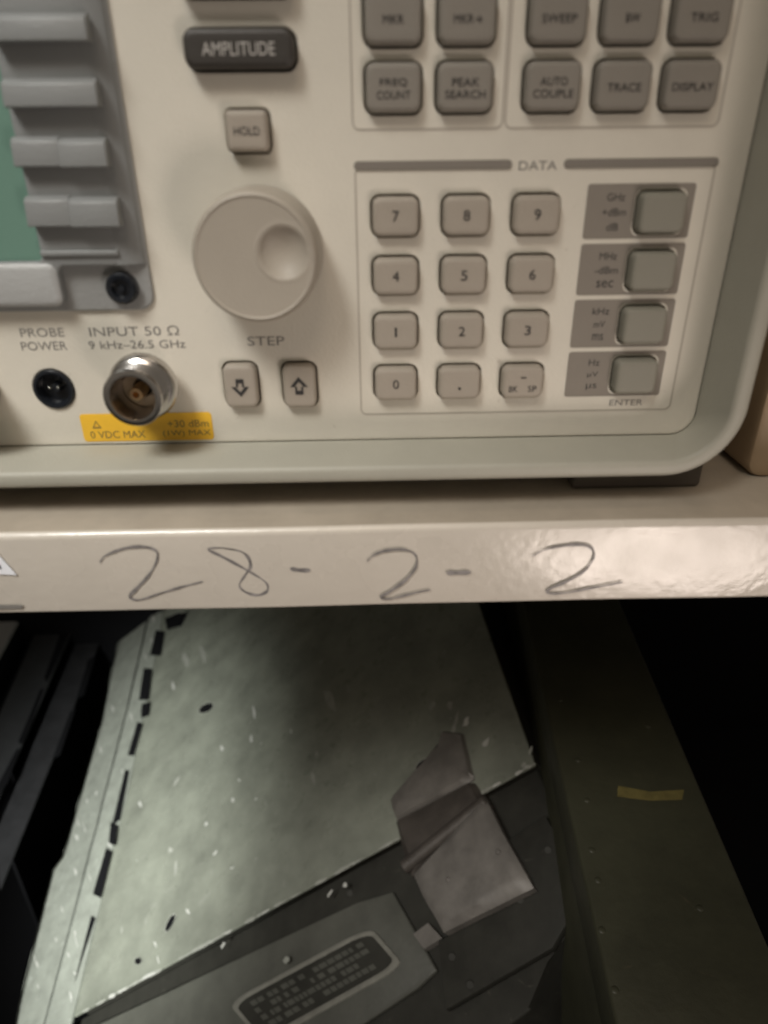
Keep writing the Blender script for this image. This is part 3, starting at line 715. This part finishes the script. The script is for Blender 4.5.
# ---- slotted rails on the left
ZR = CZ-.68
def rail(name, label, pl, pr_, holes, m, zz):
    a = PH(*pl[0], zz); b = PH(*pl[1], zz); c = PH(*pr_[1], zz); d = PH(*pr_[0], zz)
    o = empty(name, ((a+c)/2).xy.to_3d()+Vector((0, 0, LOWZ)), label, 'rail', 'slotted rails in the dark left of the chassis')
    bm = bmesh.new(); ex = (a-b).normalized()*.16; ex2 = (d-c).normalized()*.16
    extrude_poly(bm, [a+ex, b, c, d+ex2], Vector((0, 0, -.003))); bmesh.ops.bevel(bm, geom=list(bm.edges), offset=.0006, segments=2, affect='EDGES'); build('top_strip', bm, m, o)
    bm = bmesh.new(); extrude_poly(bm, [a+ex, b, b+Vector((.004, 0, 0)), a+ex+Vector((.004, 0, 0))], Vector((0, 0, LOWZ-zz+.0)))
    build('web', bm, 'void', o, smooth=False)
    for h in holes:
        bm = bmesh.new(); extrude_poly(bm, [PH(*p, zz+.0002) for p in h], Vector((0, 0, .0001))); build('slot', bm, 'void', o, smooth=False)
    return o
rail('slotted_rail', 'dark grey slotted rail nearest the left border below the shelf', ((42,612),(-8,725)), ((80,612),(-2,800)),
     [[(60,634),(70,632),(56,664),(47,682),(44,678)], [(40,690),(44,688),(32,722),(22,745),(18,742)], [(16,750),(20,748),(8,782),(-4,800),(-8,796)]], 'darkg', ZR)
rail('slotted_rail', 'blackened rail running beside the pale left flange of the chassis', ((86,612),(-4,825)), ((112,612),(0,890)),
     [[(88,660),(96,655),(84,695),(76,700)], [(70,712),(76,708),(60,755),(52,760)]], 'dark', ZR-.02)
zg = ZR+.02
bm = bmesh.new(); pts = [PH(-60,700,zg), PH(-2,664,zg), PH(26,612,zg)]; dgo = (pts[2]-pts[1]).normalized()*.12
extrude_poly(bm, [pts[0], pts[1], pts[2]+dgo, pts[2]+dgo+Vector((-.12, 0, 0)), pts[0]+Vector((-.05, .05, 0))], Vector((0, 0, LOWZ-zg)))
bmesh.ops.bevel(bm, geom=list(bm.edges), offset=.002, segments=2, affect='EDGES')
gb = empty('grey_box', (pts[0].x, pts[0].y, LOWZ), 'light grey box showing only its corner at the far left below the shelf', 'box')
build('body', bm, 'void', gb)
bm = bmesh.new(); extrude_poly(bm, [p+Vector((0, 0, .0005)) for p in (pts[0], pts[1], pts[2]+dgo, pts[2]+dgo+Vector((-.12, 0, 0)), pts[0]+Vector((-.05, .05, 0)))], Vector((0, 0, .006)))
bmesh.ops.bevel(bm, geom=list(bm.edges), offset=.002, segments=2, affect='EDGES'); build('lid', bm, 'greyl', gb)

# ================================================================== SETTING
def struct(name, bm, m):
    o = build(name, bm, m); o['kind'] = 'structure'; return o
bm = bmesh.new(); box(bm, -3, 3, -3, 1.5, -.02, 0); struct('floor', bm, 'darkg')
bm = bmesh.new(); box(bm, -3, 3, 1.3, 1.35, .004, 2.6); struct('wall', bm, 'darkg')

# ================================================================== LIGHT
w = bpy.data.worlds.new('World'); S.world = w; w.use_nodes = True
w.node_tree.nodes['Background'].inputs[0].default_value = (1.0, .88, .73, 1); w.node_tree.nodes['Background'].inputs[1].default_value = .145
def lamp(name, typ, loc, target, energy, col, **k):
    l = bpy.data.lights.new(name, typ); l.energy = energy; l.color = col
    for a, b in k.items(): setattr(l, a, b)
    o = bpy.data.objects.new(name, l); COL.objects.link(o)
    loc = Vector(loc); o.matrix_world = Matrix.LookAt if False else Matrix.Translation(loc) @ (Vector(target)-loc).to_track_quat('-Z', 'Y').to_matrix().to_4x4()
    return o

LT = 'ABCDEW'
if 'W' not in LT: w.node_tree.nodes['Background'].inputs[1].default_value = 0
if 'A' in LT: lamp('aisle_lamp', 'SPOT', (-.38, -.37, CZ+.52), (-.165, 0, CZ-.055), 62, (1, .985, .94), shadow_soft_size=.22, spot_size=math.radians(27), spot_blend=1)
if 'D' in LT: lamp('chassis_spot', 'SPOT', (-.42, -.46, CZ-.06), (-.305, .25, CZ-.635), 108, (.97, 1, .95), shadow_soft_size=.08, spot_size=math.radians(29.5), spot_blend=1)  # added unseen spot; its cone edge stands in for the shadow across the cover
if 'B' in LT: lamp('ceiling_lamp', 'AREA', (.1, -.02, CZ+.8), (.1, 0, CZ-.05), 1.2, (1, .84, .68), shape='RECTANGLE', size=.6, size_y=.25)
if 'E' in LT: lamp('lip_gloss_spot', 'SPOT', (.30, -.465, CZ-.385), (.075, -.025, CZ-.112), 8, (1, .86, .77), shadow_soft_size=.13, spot_size=math.radians(36), spot_blend=1)  # added unseen spot at the lip's mirror angle, for the gloss highlight
if 'C' in LT: lamp('panel_fill_spot', 'SPOT', (.04, -.44, CZ+.44), (.07, 0, CZ-.065), 16, (1, .82, .65), shadow_soft_size=.28, spot_size=math.radians(27), spot_blend=1)  # added unseen warm fill for the keypad, cone kept off the chassis

vs = S.view_settings; vs.view_transform = 'Standard'; vs.look = 'None'; vs.exposure = 0; vs.gamma = 1
S.display_settings.display_device = 'sRGB'
S.cycles.use_denoising = True
S.cycles.max_bounces = 6
